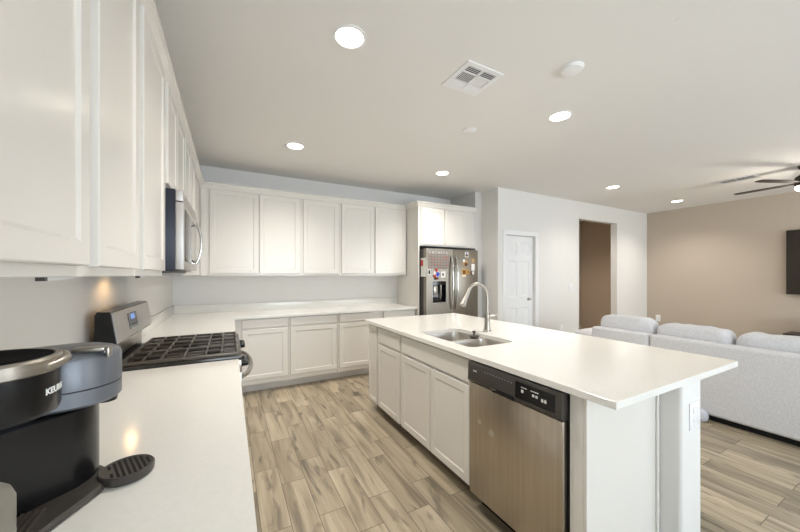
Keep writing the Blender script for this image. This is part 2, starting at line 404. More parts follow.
# base cabinets, back wall
BY = 4.042; BZ0, BZ1 = .115, .884
def drawer_door(xs0, xs1): return [(xs0, xs1, .172, .752)], [(xs0, xs1, .772, .872)]
bl = ['white base cabinet under the back counter, beside the range corner', 'white base cabinet second along the back counter from the corner',
      'white base cabinet third along the back counter, partly behind the island', 'white base cabinet at the refrigerator end of the back counter']
for i, (x0, x1, s0, s1) in enumerate(((.022, .635, .125, .618), (.635, 1.243, .652, 1.225), (1.243, 1.88, 1.262, 1.862), (1.88, 2.430, 1.90, 2.405))):
    d, q = drawer_door(s0, s1)
    cabinet('base_cabinet', bl[i], '-y', x0, x1, BY, YB-.002, BZ0, BZ1, d, q, True, BG, toed=.13)
# base cabinets, left wall
def sd(a, c): return [(a, c, .172, .752)], [(a, c, .772, .872)]
for lab, y0, y1, s0, s1 in (('white base cabinet beneath the coffee maker', .30, 1.15, .33, 1.12), ('white base cabinet under the counter right before the range', 1.15, 1.99, 1.18, 1.96),
                            ('white corner base cabinet just beyond the range', 2.778, 4.63, 2.81, 3.6)):
    d, q = sd(s0, s1); cabinet('base_cabinet', lab, '+x', XL+.002, .02, y0, y1, BZ0, BZ1, d, q, True, BG)
# worktops
CZ0, CZ1 = .885, .915
t = thing('countertop', (-.28, 1.1, CZ0), 'white quartz countertop carrying the coffee maker, near the camera', 'countertop', 'white quartz worktops')
obj('worktop', slab(bmesh.new(), [(XL+.001, .28), (.045, .28), (.045, 1.996), (XL+.001, 1.996)], [], CZ0, CZ1), 'quartz', t)
obj('backsplash', box(XL+.001, XL+.021, .28, 1.996, CZ1+.0003, 1.018, bev=.002), 'quartz', t)
t = thing('countertop', (.5, 4.3, CZ0), 'white quartz countertop running from the range round the corner to the refrigerator', 'countertop', 'white quartz worktops')
obj('worktop', slab(bmesh.new(), [(XL+.001, 2.774), (.045, 2.774), (.045, 3.996), (2.430, 3.996), (2.430, YB-.001), (XL+.001, YB-.001)], [], CZ0, CZ1), 'quartz', t)
b = box(XL+.001, XL+.021, 2.774, YB-.022, CZ1+.0003, 1.018, bev=.002); bx(b, XL+.001, 2.430, YB-.021, YB-.001, CZ1+.0003, 1.018, bev=.002)
obj('backsplash', b, 'quartz', t)

# ------------------------------------------------------------------ island
IX0, IX1, IY0, IY1 = 1.258, 2.444, .657, 3.14
FX = 1.306
SX0, SX1, SY0, SY1 = 1.372, 1.775, 1.59, 2.245
struct('wall_island', box(1.872, 2.085, .69, 3.10, 0, CZ0-.001, bev=.018, seg=4), 'wall')
t = thing('island_cabinet', (1.6, 2.64, 0), 'white island cabinet with one drawer and one door at the island far end', 'cabinet', 'island cabinets')
obj('cabinet_body', carcass(FX, 1.868, 2.395, 3.10, BZ0-.015, BZ1, '-x'), 'cab', t); obj('toe_kick', box(FX+.075, 1.866, 2.396, 3.08, 0, BZ0-.016), 'wood', t)  # dark toe kick: the shade under the island is put into its colour
obj('drawer', front('-x', FX-.0005, 2.412, 2.86, .727, .867, panel=False), 'cab', t); obj('door', front('-x', FX-.0005, 2.412, 2.86, .10, .708), 'cab', t)
obj('end_post', front('-x', FX-.0005, 2.90, 3.098, .10, .867, t=.016, fr=.03), 'cab', t)
t = thing('island_cabinet', (1.6, 1.94, 0), 'white island sink cabinet with two doors under a plain false front', 'cabinet', 'island cabinets')
obj('cabinet_body', carcass(FX, 1.868, 1.482, 2.393, BZ0-.015, BZ1, '-x', top=False), 'cab', t); obj('toe_kick', box(FX+.075, 1.866, 1.483, 2.392, 0, BZ0-.016), 'wood', t)  # toe kick darkened by colour for the shade, as on the far cabinet
obj('false_front', front('-x', FX-.0005, 1.507, 2.381, .727, .867, panel=False), 'cab', t)
obj('door', front('-x', FX-.0005, 1.942, 2.381, .10, .708), 'cab', t); obj('door', front('-x', FX-.0005, 1.507, 1.932, .10, .708), 'cab', t)
t = thing('end_panel', (1.58, .8, 0), 'white panel closing the near end of the island beside the dishwasher', 'panel')
obj('filler_strip', box(1.287, 1.31, .801, .858, 0, BZ1, bev=.001), 'cab', t)
obj('side_panel', box(1.2875, 1.866, .785, .80, 0, BZ1, bev=.001), 'cab', t); obj('edge_moulding', box(1.846, 1.868, .776, .7848, 0, BZ1, bev=.003), 'cab', t)
t = solo('countertop', slab(bmesh.new(), [(IX0, IY0), (IX1, IY0), (IX1, IY1), (IX0, IY1)], [rrect(SX0, SX1, SY0, SY1, .055)], CZ0, CZ1), 'quartz',
         'white quartz island countertop with the sink cut into it', 'countertop', 'white quartz worktops')
# sink
t = thing('kitchen_sink', (1.57, 1.92, .69), 'stainless double-bowl sink set under the island countertop', 'sink')
SM = 1.925
def bowl(y0, y1):
    b = bmesh.new(); zt = .8815
    def R(i, z, r=.055): return [(x, y, z) for x, y in rrect(SX0-.004+i, SX1+.004-i, y0+i, y1-i, max(r-i*.3, .02))]
    rs = [R(.0, zt), R(.004, zt-.02), R(.012, .74, .06), R(.02, .705, .06), R(.04, .69, .06), R(.12, .686, .06)]
    return rings(b, rs, cap0=False)
o1 = obj('bowl', bowl(SM+.012, SY1+.004), 'sinksteel', t); o2 = obj('bowl', bowl(SY0-.004, SM-.012), 'sinksteel', t)
b = bmesh.new(); slab(b, rrect(SX0-.03, SX1+.03, SY0-.03, SY1+.03, .06), [rrect(SX0-.004, SX1+.004, SM+.012, SY1+.004, .055), rrect(SX0-.004, SX1+.004, SY0-.004, SM-.012, .055)], .8817, .8845, .0004)
obj('rim', b, 'sinksteel', t)
for yy in ((SM+.012+SY1)/2, (SY0+SM-.012)/2):
    obj('drain', lathe(bmesh.new(), (1.60, yy, .687), [(.045, 0), (.045, .003), (.034, .004), (.03, .0015)], 24), 'chrome', t)
# strainer resting on the divider
t = thing('sink_strainer', (1.70, 1.935, .8848), 'small black sink strainer resting on the divider between the bowls', 'strainer')
obj('strainer_cup', lathe(bmesh.new(), (1.70, 1.935, .8848), [(.028, 0), (.034, .016), (.042, .018), (.042, .022), (.03, .024)], 24), 'dark', t)
obj('knob', lathe(bmesh.new(), (1.70, 1.935, .9088), [(.006, 0), (.006, .02), (.014, .024), (.014, .032), (.008, .036)], 16), 'dark', t)
# faucet
FXc, FYc = 1.885, 1.985
t = thing('kitchen_faucet', (FXc, FYc, CZ1), 'brushed nickel gooseneck pull-down faucet standing behind the sink', 'faucet')
obj('faucet_base', lathe(bmesh.new(), (FXc, FYc, CZ1), [(.032, .0003), (.032, .008), (.027, .014), (.0235, .06), (.022, .11), (.024, .118), (.024, .135), (.017, .15), (.0145, .17)], 24), 'chrome', t)
pts = [(FXc, FYc, CZ1+.165), (FXc, FYc, CZ1+.29)]
cxa = FXc-.105
for i in range(1, 15):
    a = PI*i/15*.93; pts.append((cxa+.105*math.cos(a), FYc, CZ1+.29+.108*math.sin(a)))
obj('spout', tube(bmesh.new(), pts, .0135, 14), 'chrome', t)
e = Vector(pts[-1]); dv = (Vector(pts[-1])-Vector(pts[-2])).normalized()
obj('spray_head', tube(bmesh.new(), [e-dv*.004, e+dv*.02, e+dv*.07, e+dv*.118, e+dv*.122], [.0145, .017, .019, .0265, .024], 18), 'chrome', t)
b = tube(bmesh.new(), [(FXc+.018, FYc-.006, CZ1+.127), (FXc+.042, FYc-.016, CZ1+.128), (FXc+.056, FYc-.022, CZ1+.13)], [.013, .014, .011], 14)
tube(b, [(FXc+.05, FYc-.02, CZ1+.13), (FXc+.066, FYc-.026, CZ1+.134), (FXc+.082, FYc-.032, CZ1+.136)], [.008, .007, .006], 10)
obj('handle', b, 'chrome', t)
# dishwasher
t = thing('dishwasher', (1.57, 1.16, 0), 'stainless front-control dishwasher built into the island', 'dishwasher')
DY0, DY1 = .868, 1.474
obj('tub', box(1.29, 1.86, DY0+.006, DY1-.004, .08, .878), 'dark', t)
obj('kick_plate', box(1.35, 1.38, DY0+.01, DY1-.01, 0, .079), 'black', t)
obj('door_panel', box(1.260, 1.2895, DY0+.004, DY1, .10, .752, bev=.006, seg=3), 'steel_v', t)
b = bmesh.new()
prof = [(1.2895, .755), (1.262, .755), (1.247, .768), (1.251, .868), (1.256, .876), (1.2895, .876)]
rings(b, [[(x, y, z) for x, z in prof] for y in (DY0, DY1)])
cp = obj('control_panel', b, 'dark', t)
def cpx(z): return 1.247+.004*(z-.768)/.1
b = bmesh.new()
yy0, yy1, z0, z1 = .905, 1.115, .785, .856
rings(b, [[(cpx(z)-n, y, z) for y, z in ((yy0-i, z0-i), (yy1+i, z0-i), (yy1+i, z1+i), (yy0-i, z1+i))] for i, n in ((.006, -.001), (.004, .002), (0, .002))])
obj('display_panel', b, 'black', cp)
def mark(y0, y1, z0, z1, off=.0022): obj('button_mark', box(cpx((z0+z1)/2)-off-.0006, cpx((z0+z1)/2)-off+.0003, y0, y1, z0, z1), 'mark', cp)
for k in range(3): mark(1.075-.012*k, 1.083-.012*k, .838, .842)
mark(1.068, 1.082, .815, .829)
for k in range(4): mark(1.018-.011*k, 1.026-.011*k, .838, .842)
for k in range(2): mark(1.006-.018*k, 1.018-.018*k, .815, .827)
for k in range(2): mark(.958-.016*k, .969-.016*k, .808, .823)
for k in range(6): mark(1.425-.005*k, 1.4285-.005*k, .826, .834, .0004)
for k in range(10): mark(1.33-.021*k, 1.336-.021*k, .842, .844, .0004)
b = bmesh.new(); bx(b, 1.2425, 1.256, 1.13, 1.275, .756, .779, bev=.004)  # black block on the panel stands for the shaded recess of the handle
obj('pocket_shade', b, 'blackmatte', cp); obj('latch', box(1.238, 1.2424, 1.245, 1.272, .772, .777, bev=.001), 'chrome', cp)
SMU = mat('water_smudge', (196, 188, 174), .5, .7)
for yc, zc, s in ((1.385, .545, .014), (1.29, .522, .02)):
    b = bmesh.new(); rings(b, [[(1.2597-.0002*k, yc+s*(math.cos(a)+.35*math.cos(2*a+1)), zc+s*1.1*(math.sin(a)+.25*math.sin(3*a))) for a in [2*PI*i/14 for i in range(14)]] for k in (0, 1)])
    obj('smudge', b, SMU, t)
# outlet on the island wall end
t = thing('wall_outlet', (1.975, .688, .64), 'white oversized outlet plate on the end of the island wall', 'outlet')
obj('cover_plate', box(1.945, 2.05, .6855, .6895, .635, .768, bev=.003), 'ivory', t)
b = bmesh.new()
for z in (.67, .712): bx(b, 1.98, 2.015, .6842, .6856, z, z+.03, bev=.002)
obj('socket', b, 'trim', t)

# ------------------------------------------------------------------ gas range
RY0, RY1 = 2.003, 2.765
t = thing('gas_range', (-.25, 2.384, 0), 'stainless freestanding gas range with black grates set into the left counter', 'range')
obj('oven_body', box(-.575, .032, RY0, RY1, .03, .905, bev=.002), 'darkmetal', t)
obj('cooktop', box(-.50, .062, RY0, RY1, .906, .932, bev=.006), 'enamel', t)
od = obj('oven_door', box(.0325, .062, RY0+.006, RY1-.006, .19, .835, bev=.004), 'steel', t)
obj('oven_window', box(.0622, .0635, RY0+.12, RY1-.12, .32, .68), 'blackglass', od)
pts = []
for i in range(17):
    s = i/16; pts.append((.066+.062*math.sin(PI*s)**.6, RY0+.05+s*(RY1-RY0-.10), .80))
obj('handle', tube(bmesh.new(), pts, .0125, 12), 'steel', od)
obj('storage_drawer', box(.0325, .058, RY0+.006, RY1-.006, .04, .18, bev=.004), 'steel', t)
obj('knob_panel', box(.0325, .060, RY0+.002, RY1-.002, .84, .9055, bev=.003), 'steel', t)
for y in (RY0+.075, RY0+.165, RY1-.165, RY1-.075):
    b = lathe(bmesh.new(), (.0605, y, .872), [(.024, 0), (.024, .006), (.021, .01), (.019, .034), (.016, .037)], 20, 'x')
    bx(b, .095, .100, y-.004, y+.004, .857, .887, bev=.001); obj('knob', b, 'black', t)
gz = .951
for k in range(3):
    g0 = RY0+.012+k*.2467; g1 = g0+.2440; b = bmesh.new(); x0, x1 = -.475, .045; r = .0052
    for y in (g0, g1-2*r): bx(b, x0, x1, y, y+2*r, gz-.016, gz, bev=.003)
    for x in (x0, x1-2*r): bx(b, x, x+2*r, g0+2*r, g1-2*r, gz-.016, gz, bev=.003)
    gm = (g0+g1)/2
    bx(b, x0+2*r, x1-2*r, gm-r*.8, gm+r*.8, gz-.013, gz, bev=.002)
    for x in (-.39, -.315, -.215, -.115, -.04): bx(b, x-r*.8, x+r*.8, g0+2*r, gm-r*.9, gz-.013, gz, bev=.002); bx(b, x-r*.8, x+r*.8, gm+r*.9, g1-2*r, gz-.013, gz, bev=.002)
    for x in (x0+.004, x1-.016):
        for y in (g0+.002, g1-.014): bx(b, x, x+.012, y, y+.012, .9322, gz-.014)
    obj('grate', b, 'iron', t)
for x, y, s in ((-.36, 2.13, 1), (-.08, 2.13, 1.15), (-.215, 2.384, 1.2), (-.36, 2.64, .9), (-.08, 2.64, 1)):
    b = lathe(bmesh.new(), (x, y, .9322), [(.05*s, 0), (.046*s, .005), (.033*s, .006), (.033*s, .0105)], 24)
    br = obj('burner', b, 'darkmetal', t)
    obj('burner_cap', lathe(bmesh.new(), (x, y, .943), [(.036*s, 0), (.037*s, .003), (.03*s, .0065)], 24), 'blackmatte', br)
# backguard with the control panel
b = bmesh.new(); prof = [(-.562, .906), (-.532, .906), (-.532, 1.03), (-.481, 1.043), (-.505, 1.205), (-.553, 1.208), (-.562, 1.19)]
rings(b, [[(x, y, z) for x, z in prof] for y in (RY0, RY1)]); bg = obj('backguard', b, 'black', t)
def bgp(z, n): return (-.481-.024*(z-1.043)/.162+n*.989, z+n*.147)
b = bmesh.new()
def bgbox(b, y0, y1, z0, z1, n0, n1):
    rings(b, [[(bgp(z, n)[0], y, bgp(z, n)[1]) for y, z in ((y0, z0), (y1, z0), (y1, z1), (y0, z1))] for n in (n0, n1)])
bgbox(b, RY0+.012, RY1-.006, 1.050, 1.199, .0003, .006); cpn = obj('control_panel', b, 'steel_l', bg)
b = bmesh.new(); bgbox(b, 2.24, 2.41, 1.085, 1.172, .0062, .0085); obj('display', b, 'blackglass', bg)
b = bmesh.new(); bgbox(b, 2.285, 2.365, 1.135, 1.163, .0086, .0092); obj('screen', b, 'screen', bg)
b = bmesh.new()
for k in range(5): bgbox(b, 2.255+k*.03, 2.27+k*.03, 1.10, 1.112, .0086, .0092)
obj('button', b, 'darkmetal', bg)
b = box(-.5315, -.529, RY0+.03, RY1-.03, .945, 1.015); obj('riser_trim', b, 'steel', bg)

# ------------------------------------------------------------------ microwave
t = thing('microwave', (-.4, 2.37, 1.40), 'stainless over-the-range microwave hung beneath a short wall cabinet', 'microwave')
MY0, MY1, MZ0, MZ1 = 1.988, 2.757, 1.408, 1.829
obj('casing', box(XL+.002, -.246, MY0, MY1, MZ0, MZ1-.001, bev=.002), 'navy', t)
dr2 = obj('microwave_door', box(-.2455, -.21, MY0+.001, MY1-.001, MZ0+.006, 1.762, bev=.002), 'steel_l', t)
obj('door_glass', box(-.2098, -.2085, MY0+.05, 2.60, MZ0+.05, 1.735, bev=.0004), 'blackglass', dr2)
pts = [(-.2095+.034*math.sin(PI*i/16)**.75, 2.655, 1.46+.29*i/16) for i in range(17)]
obj('handle', tube(bmesh.new(), pts, .0095, 12), 'brightsteel', dr2)
b = box(-.2455, -.212, MY0+.001, MY1-.001, 1.768, MZ1-.002, bev=.003)
for k in range(3): bx(b, -.2125, -.2105, MY0+.03, MY1-.03, 1.778+k*.015, 1.785+k*.015)
obj('vent_grille', b, 'steel_l', t)
b = box(-.56, -.27, MY0+.03, MY1-.03, MZ0-.012, MZ0-.0005, bev=.003); obj('underside_filter', b, 'darkmetal', t)
ln = obj('hood_lamp', box(-.575, -.515, 2.27, 2.36, MZ0-.008, MZ0-.0005+.0003, bev=.002), 'warmglow', t)
def lamp_light(name, kind, loc, power, col, parent, radius=.05, angle=150, blend=.7):
    l = bpy.data.lights.new(name, kind); l.energy = power; l.color = col; l.shadow_soft_size = radius
    if kind == 'SPOT': l.spot_size = math.radians(angle); l.spot_blend = blend
    o = bpy.data.objects.new(name, l); C.objects.link(o); o.parent = parent; o.location = Vector(loc)-WL[parent.name]; return o
lamp_light('hood_lamp_light', 'SPOT', (-.49, 2.30, MZ0-.014), 1.7, (1, .62, .28), t, .02, 165, .5)

# unlit wedges standing for the lower edges of the cabinet side panels
for lab, y in (('small wedge-shaped panel edge under the cabinet above the coffee maker', .87), ('small wedge-shaped panel edge under the cabinet beside the microwave', 1.60)):
    t = thing('cabinet_wedge', (-.318, y, UZL-.008), lab, 'panel edge', 'under-cabinet wedges')
    b = bmesh.new(); rings(b, [[(x, yy, z) for yy, z in ((y, UZL-.0005), (y, UZL-.0075), (y+.06, UZL-.0065), (y+.17, UZL-.0005))] for x in (-.325, -.312)])
    obj('wedge_body', b, 'ivory', t); obj('end_cap', box(-.325, -.312, y-.012, y-.0005, UZL-.008, UZL-.0005), 'darkmetal', t)

# ------------------------------------------------------------------ coffee maker
t = thing('coffee_maker', (-.37, .91, CZ1), 'black and slate grey two-sided coffee maker on the near counter', 'coffee maker')
D, Hd = (-.38, .838), (-.318, 1.0)
def stadium(a, ra, b_, rb, n=20):
    """outline round two circles"""
    a, b_ = Vector(a), Vector(b_); d = (b_-a).normalized(); th = math.atan2(d.y, d.x); out = []
    for i in range(n+1):
        u = th+PI/2+PI*i/n; out.append((a.x+ra*math.cos(u), a.y+ra*math.sin(u)))
    for i in range(n+1):
        u = th-PI/2+PI*i/n; out.append((b_.x+rb*math.cos(u), b_.y+rb*math.sin(u)))
    return out
def hull(bm, a, ra, b_, rb, zs):
    return rings(bm, [[(x, y, z) for x, y in stadium(a, ra+d, b_, rb+d)] for z, d in zs])
z0 = CZ1+.0004
obj('base', hull(bmesh.new(), (-.385, .85), .105, (-.358, .936), .118, [(z0, -.004), (z0+.003, 0), (z0+.010, 0), (z0+.015, -.005)]), 'dark', t)
b = hull(bmesh.new(), (-.47, .86), .078, (-.360, .981), .0905, [(z0+.0152, 0), (1.05, 0), (1.0935, 0)])
bd = obj('body', b, 'black', t)
# round drip tray of the pod side
TC = (-.212, .962)
b = lathe(bmesh.new(), (TC[0], TC[1], z0), [(.047, 0), (.051, .004), (.052, .018), (.049, .021), (.046, .0195)], 40); dt = obj('drip_tray', b, 'dark', t)
b = bmesh.new(); ang = math.radians(20)
for k in range(-4, 5):
    o = k*.0098; hl = math.sqrt(max(.042**2-o*o, 0)); segs = [(-hl, hl)] if k > -3 else [(-hl, -.012), (.012, hl)] if hl > .02 else []
    for s0, s1 in segs:
        q = [(o-.0024, s0), (o+.0024, s0), (o+.0024, s1), (o-.0024, s1)]
        R2 = [(TC[0]+x*math.cos(ang)-y*math.sin(ang), TC[1]+x*math.sin(ang)+y*math.cos(ang)) for x, y in q]
        rings(b, [[(x, y, z0+h) for x, y in R2] for h in (.0196, .0203)])
obj('tray_slots', b, mat('slot_shadow', (10, 10, 10), .9), dt)
# tray grille under the brew basket
b = bmesh.new()
for k in range(7):
    o = -.045+k*.014; bx(b, -.345+o*.7, -.340+o*.7, .80, .868, z0+.0153, z0+.019, bev=.001)
obj('carafe_grille', b, 'iron', t)
# brew basket drum with steel band, lid, lettering
zb, zt = 1.130, 1.236; R = .0935
dm = obj('brew_basket', lathe(bmesh.new(), (D[0], D[1], 0), [(R-.012, zb), (R-.003, zb+.002), (R, zb+.01), (R, zt-.028)], 56), 'black', t)
obj('steel_band', lathe(bmesh.new(), (D[0], D[1], 0), [(R, zt-.0278), (R+.003, zt-.025), (R+.003, zt-.004), (R, zt), (R-.008, zt), (R-.0085, zt-.008)], 56, cap0=False, cap1=False), 'steel', dm)
obj('lid', lathe(bmesh.new(), (D[0], D[1], 0), [(R-.009, zt-.006), (R-.009, zt-.001), (R-.02, zt+.002), (.05, zt-.001), (.01, zt-.003)], 56), mat('lid_black', (16, 16, 17), .75, spec=.05), dm)
ga = math.radians(-20)
b = tube(bmesh.new(), [(D[0]+r*math.cos(ga+.5*s), D[1]+r*math.sin(ga+.5*s), zt-.012+h) for r, s, h in ((R+.002, .0, -.004), (R+.006, .5, -.002), (R+.007, 1.0, 0), (R+.003, 1.5, .004), (R-.006, 1.8, .008))], [.005, .008, .009, .008, .005], 12)
obj('lid_latch', b, 'chrome', dm)
a0 = math.radians(-20); hgt = .0155
def onto(x, y, d):
    a = a0 + x/R; return (D[0]+(R+.0003+d)*math.cos(a), D[1]+(R+.0003+d)*math.sin(a), 1.168+y)
lt = wtext('KEURIG', hgt, onto, bold=.0006)
obj('lettering', lt, 'mark', dm)
# slate grey brewing head
hz0, hz1 = 1.097, 1.212
def head(bm, zs): return hull(bm, (-.41, .975), .080, Hd, .086, zs)
hd = obj('brewing_head', head(bmesh.new(), [(hz0, -.006), (hz0+.006, 0), (1.1345, 0)]), 'slate', t)
obj('seam', head(bmesh.new(), [(1.1347, -.003), (1.1368, -.003)]), 'blackmatte', hd)
obj('head_cover', head(bmesh.new(), [(1.137, 0), (hz1-.012, 0), (hz1-.005, -.003), (hz1+.001, -.012), (hz1+.008, -.035), (hz1+.012, -.06)]), 'slate', hd)
b = bmesh.new(); bx(b, -.30, -.245, .934, .962, hz1+.003, hz1+.013, bev=.003); bx(b, -.245, -.237, .936, .960, hz1-.012, hz1+.011, bev=.003)
obj('lift_handle', b, 'chrome', hd)
obj('pod_nozzle', lathe(bmesh.new(), (-.262, 1.012, 0), [(.022, hz0-.0007), (.02, hz0-.014), (.012, hz0-.016)], 20), 'black', hd)
# small canister at the frame's corner
b = rings(bmesh.new(), [[(x, y, z) for x, y in rrect(-.36+i, -.268-i, .60+i, .688-i, .035-min(i, .025))] for z, i in ((CZ1+.0004, .003), (CZ1+.006, 0), (1.068, 0), (1.082, .005), (1.088, .011), (1.091, .02))])
c1 = solo('canister', b, 'canister', 'small rounded grey-beige canister in front of the coffee maker, bottom left corner', 'canister')

# ------------------------------------------------------------------ refrigerator
t = thing('refrigerator', (2.94, 4.2, 0), 'stainless french-door refrigerator with ice dispenser, covered in magnets', 'refrigerator')
RX0, RX1, RF = 2.462, 3.418, 3.80
obj('refrigerator_body', box(RX0+.006, RX1-.006, RF+.075, YB-.05, .02, 1.745, bev=.004), 'darkmetal', t)
GX = 2.94
# left door is built round the dispenser opening
dx0, dx1, dz0, dz1 = 2.568, 2.806, .985, 1.292
b = bmesh.new()
for q in ((RX0, dx0, .715, 1.765), (dx1, GX-.003, .715, 1.765), (dx0, dx1, .715, dz0), (dx0, dx1, dz1, 1.765)): bx(b, q[0], q[1], RF, RF+.074, q[2], q[3])
ld = obj('left_door', b, 'steel_f', t)
b = box(dx0+.001, dx1-.001, RF+.06, RF+.07, dz0+.001, dz1-.001); bx(b, dx0+.001, dx0+.012, RF+.002, RF+.06, dz0+.001, dz1-.001); bx(b, dx1-.012, dx1-.001, RF+.002, RF+.06, dz0+.001, dz1-.001)
bx(b, dx0+.012, dx1-.012, RF+.002, RF+.06, dz0+.001, dz0+.014); bx(b, dx0+.012, dx1-.012, RF+.002, RF+.06, dz1-.05, dz1-.001)
dsp = obj('ice_dispenser', b, 'blackglass', ld)
obj('dispenser_trim', rings(bmesh.new(), [[(x, RF-n, z) for x, z in ((dx0-i, dz0-i), (dx1+i, dz0-i), (dx1+i, dz1+i), (dx0-i, dz1+i))] for i, n in ((.001, .0), (.003, .004), (.010, .004), (.012, .0003))], closed=True), 'steel', ld)
obj('paddle', box(2.615, 2.685, RF+.035, RF+.045, 1.09, 1.23, bev=.004), 'steel', dsp); obj('water_spout', tube(bmesh.new(), [(2.735, RF+.03, 1.24), (2.735, RF+.03, 1.10), (2.735, RF+.04, 1.03)], .009, 10), 'steel', dsp)
rd = obj('right_door', box(GX+.003, RX1, RF, RF+.074, .715, 1.765, bev=.005), 'steel_f', t)
fd = obj('freezer_drawer', box(RX0, RX1, RF, RF+.074, .09, .705, bev=.005), 'steel_f', t)
for px, par in ((GX-.042, ld), (GX+.042, rd)):
    pts = [(px, RF-.052*math.sin(PI*(i/18))**.45-.001, .87+.79*i/18) for i in range(19)]
    obj('handle', tube(bmesh.new(), pts, .0145, 12), 'brightsteel', par)
obj('handle', tube(bmesh.new(), [(RX0+.08+(RX1-RX0-.16)*i/14, RF-.05*math.sin(PI*i/14)**.45-.001, .62) for i in range(15)], .0135, 12), 'brightsteel', fd)
obj('hinge_cover', box(RX0+.03, RX1-.03, RF+.08, RF+.20, 1.7455, 1.768, bev=.004), 'dark', t)
obj('kick_grille', box(RX0+.02, RX1-.02, RF+.08, RF+.10, .0, .019), 'black', t)
# magnets and papers
MY = RF-.0004
def card(name, x0, x1, z0, z1, m, label, cat, extra=(), th=.003):
    o = solo(name, box(x0, x1, MY-th, MY, z0, z1, bev=.0006, seg=1), m, label, cat)
    for nm, a, c, e, f, mm in extra: obj(nm, box(a, c, MY-th-.0012, MY-th-.0002, e, f), mm, o)
    return o
cal = card('magnet_calendar', 2.487, 2.862, 1.474, 1.728, 'calendar', 'grey magnetic calendar sheet on the refrigerator left door', 'calendar', th=.002)
b = bmesh.new()
for i in range(8): x = 2.497+i*.0505; bx(b, x, x+.0035, MY-.0032, MY-.0022, 1.482, 1.685)
for j in range(6): z = 1.482+j*.0397; bx(b, 2.4971, 2.8534, MY-.0032, MY-.0022, z, z+.0035)
obj('grid_lines', b, 'calline', cal)
for i, j in ((0, 0), (1, 2), (1, 3), (2, 3), (3, 3), (4, 0), (4, 2), (5, 3), (5, 4), (6, 1), (6, 4), (3, 1), (0, 4), (2, 1), (6, 3)): obj('date_mark', box(2.504+i*.0505, 2.532+i*.0505, MY-.0032, MY-.0022, 1.489+j*.0397, 1.503+j*.0397), 'pinkline', cal)
for i, ch in enumerate('SMTWTFS'):
    x0 = 2.507+i*.0505; q = wtext(ch, .042, lambda x, y, d: (x0+x, MY-.0023-d, 1.692+y)); obj('weekday_letter', q, 'mark', cal)
G = 'refrigerator magnets'
card('photo_magnet', 2.485, 2.535, 1.385, 1.465, 'paper', 'small white magnet with black centre under the calendar left corner', 'magnet', [('picture', 2.494, 2.526, 1.395, 1.455, 'black')])
def poly_magnet(label, parts):
    o = None
    for k, (cx, cz, rx, rz, m, n) in enumerate(parts):
        b = bmesh.new(); rings(b, [[(cx+rx*math.cos(2*PI*i/n+.5), MY-y, cz+rz*math.sin(2*PI*i/n+.5)) for i in range(n)] for y in (.0004+.004*k, .004+.004*k)])
        if k == 0: o = solo('shaped_magnet', b, m, label, 'magnet')
        else: obj('magnet_detail', b, m, o)
    return o
poly_magnet('white, blue and red shaped magnet above the ice dispenser', [(2.635, 1.395, .055, .06, 'paper', 7), (2.655, 1.395, .03, .036, 'blue', 12), (2.632, 1.452, .018, .03, 'red', 9), (2.63, 1.335, .035, .022, 'brown', 8), (2.60, 1.37, .02, .02, 'red', 8)])
card('photo_magnet', 2.715, 2.79, 1.345, 1.435, 'paper', 'square white magnet right of the blue and red one', 'magnet', [('picture', 2.735, 2.765, 1.37, 1.41, 'calline')])
def sub(o, cx, cz, rx, rz, m):
    pass
card('photo_magnet', 3.158, 3.225, 1.655, 1.735, 'paper', 'topmost photo magnet on the refrigerator right door', 'magnet', [('picture', 3.168, 3.215, 1.665, 1.70, 'calline'), ('picture', 3.178, 3.20, 1.708, 1.728, 'blue')])
card('photo_magnet', 3.295, 3.345, 1.575, 1.635, 'tan', 'beige square magnet near the top right corner of the refrigerator', 'magnet')
poly_magnet('brown and white animal-shaped magnet on the refrigerator right door', [(3.16, 1.565, .055, .05, 'tan', 8), (3.175, 1.545, .03, .03, 'brown', 9), (3.13, 1.60, .022, .025, 'paper', 7)])
card('photo_magnet', 3.285, 3.35, 1.45, 1.555, 'paper', 'tall white paper magnet on the refrigerator right door', 'magnet')
card('photo_magnet', 3.10, 3.185, 1.355, 1.475, 'gold', 'gold and brown photo magnet lowest on the refrigerator right door', 'magnet', [('picture', 3.115, 3.165, 1.40, 1.455, 'brown'), ('picture', 3.105, 3.175, 1.36, 1.385, 'paper')])
poly_magnet('round tan magnet beside the gold photo magnet', [(3.215, 1.43, .03, .034, 'gold', 14), (3.215, 1.43, .014, .016, 'brown', 10)])
poly_magnet('brown star-like magnet at the right of the round tan magnet', [(3.30, 1.41, .045, .04, 'brown', 5), (3.315, 1.415, .02, .03, 'paper', 7)])
card('clip_magnet', 3.03, 3.062, 1.42, 1.445, 'brightsteel', 'small silver clip beside the refrigerator right handle', 'magnet', th=.008)
o = solo('hanging_paper', box(RX0-.0035, RX0-.0005, 3.805, 3.943, 1.36, 1.63, bev=.0005, seg=1), 'paper', 'red and white paper hung on the side of the refrigerator', 'paper')
obj('red_heading', box(RX0-.0048, RX0-.0037, 3.88, 3.942, 1.515, 1.60), 'red', o)

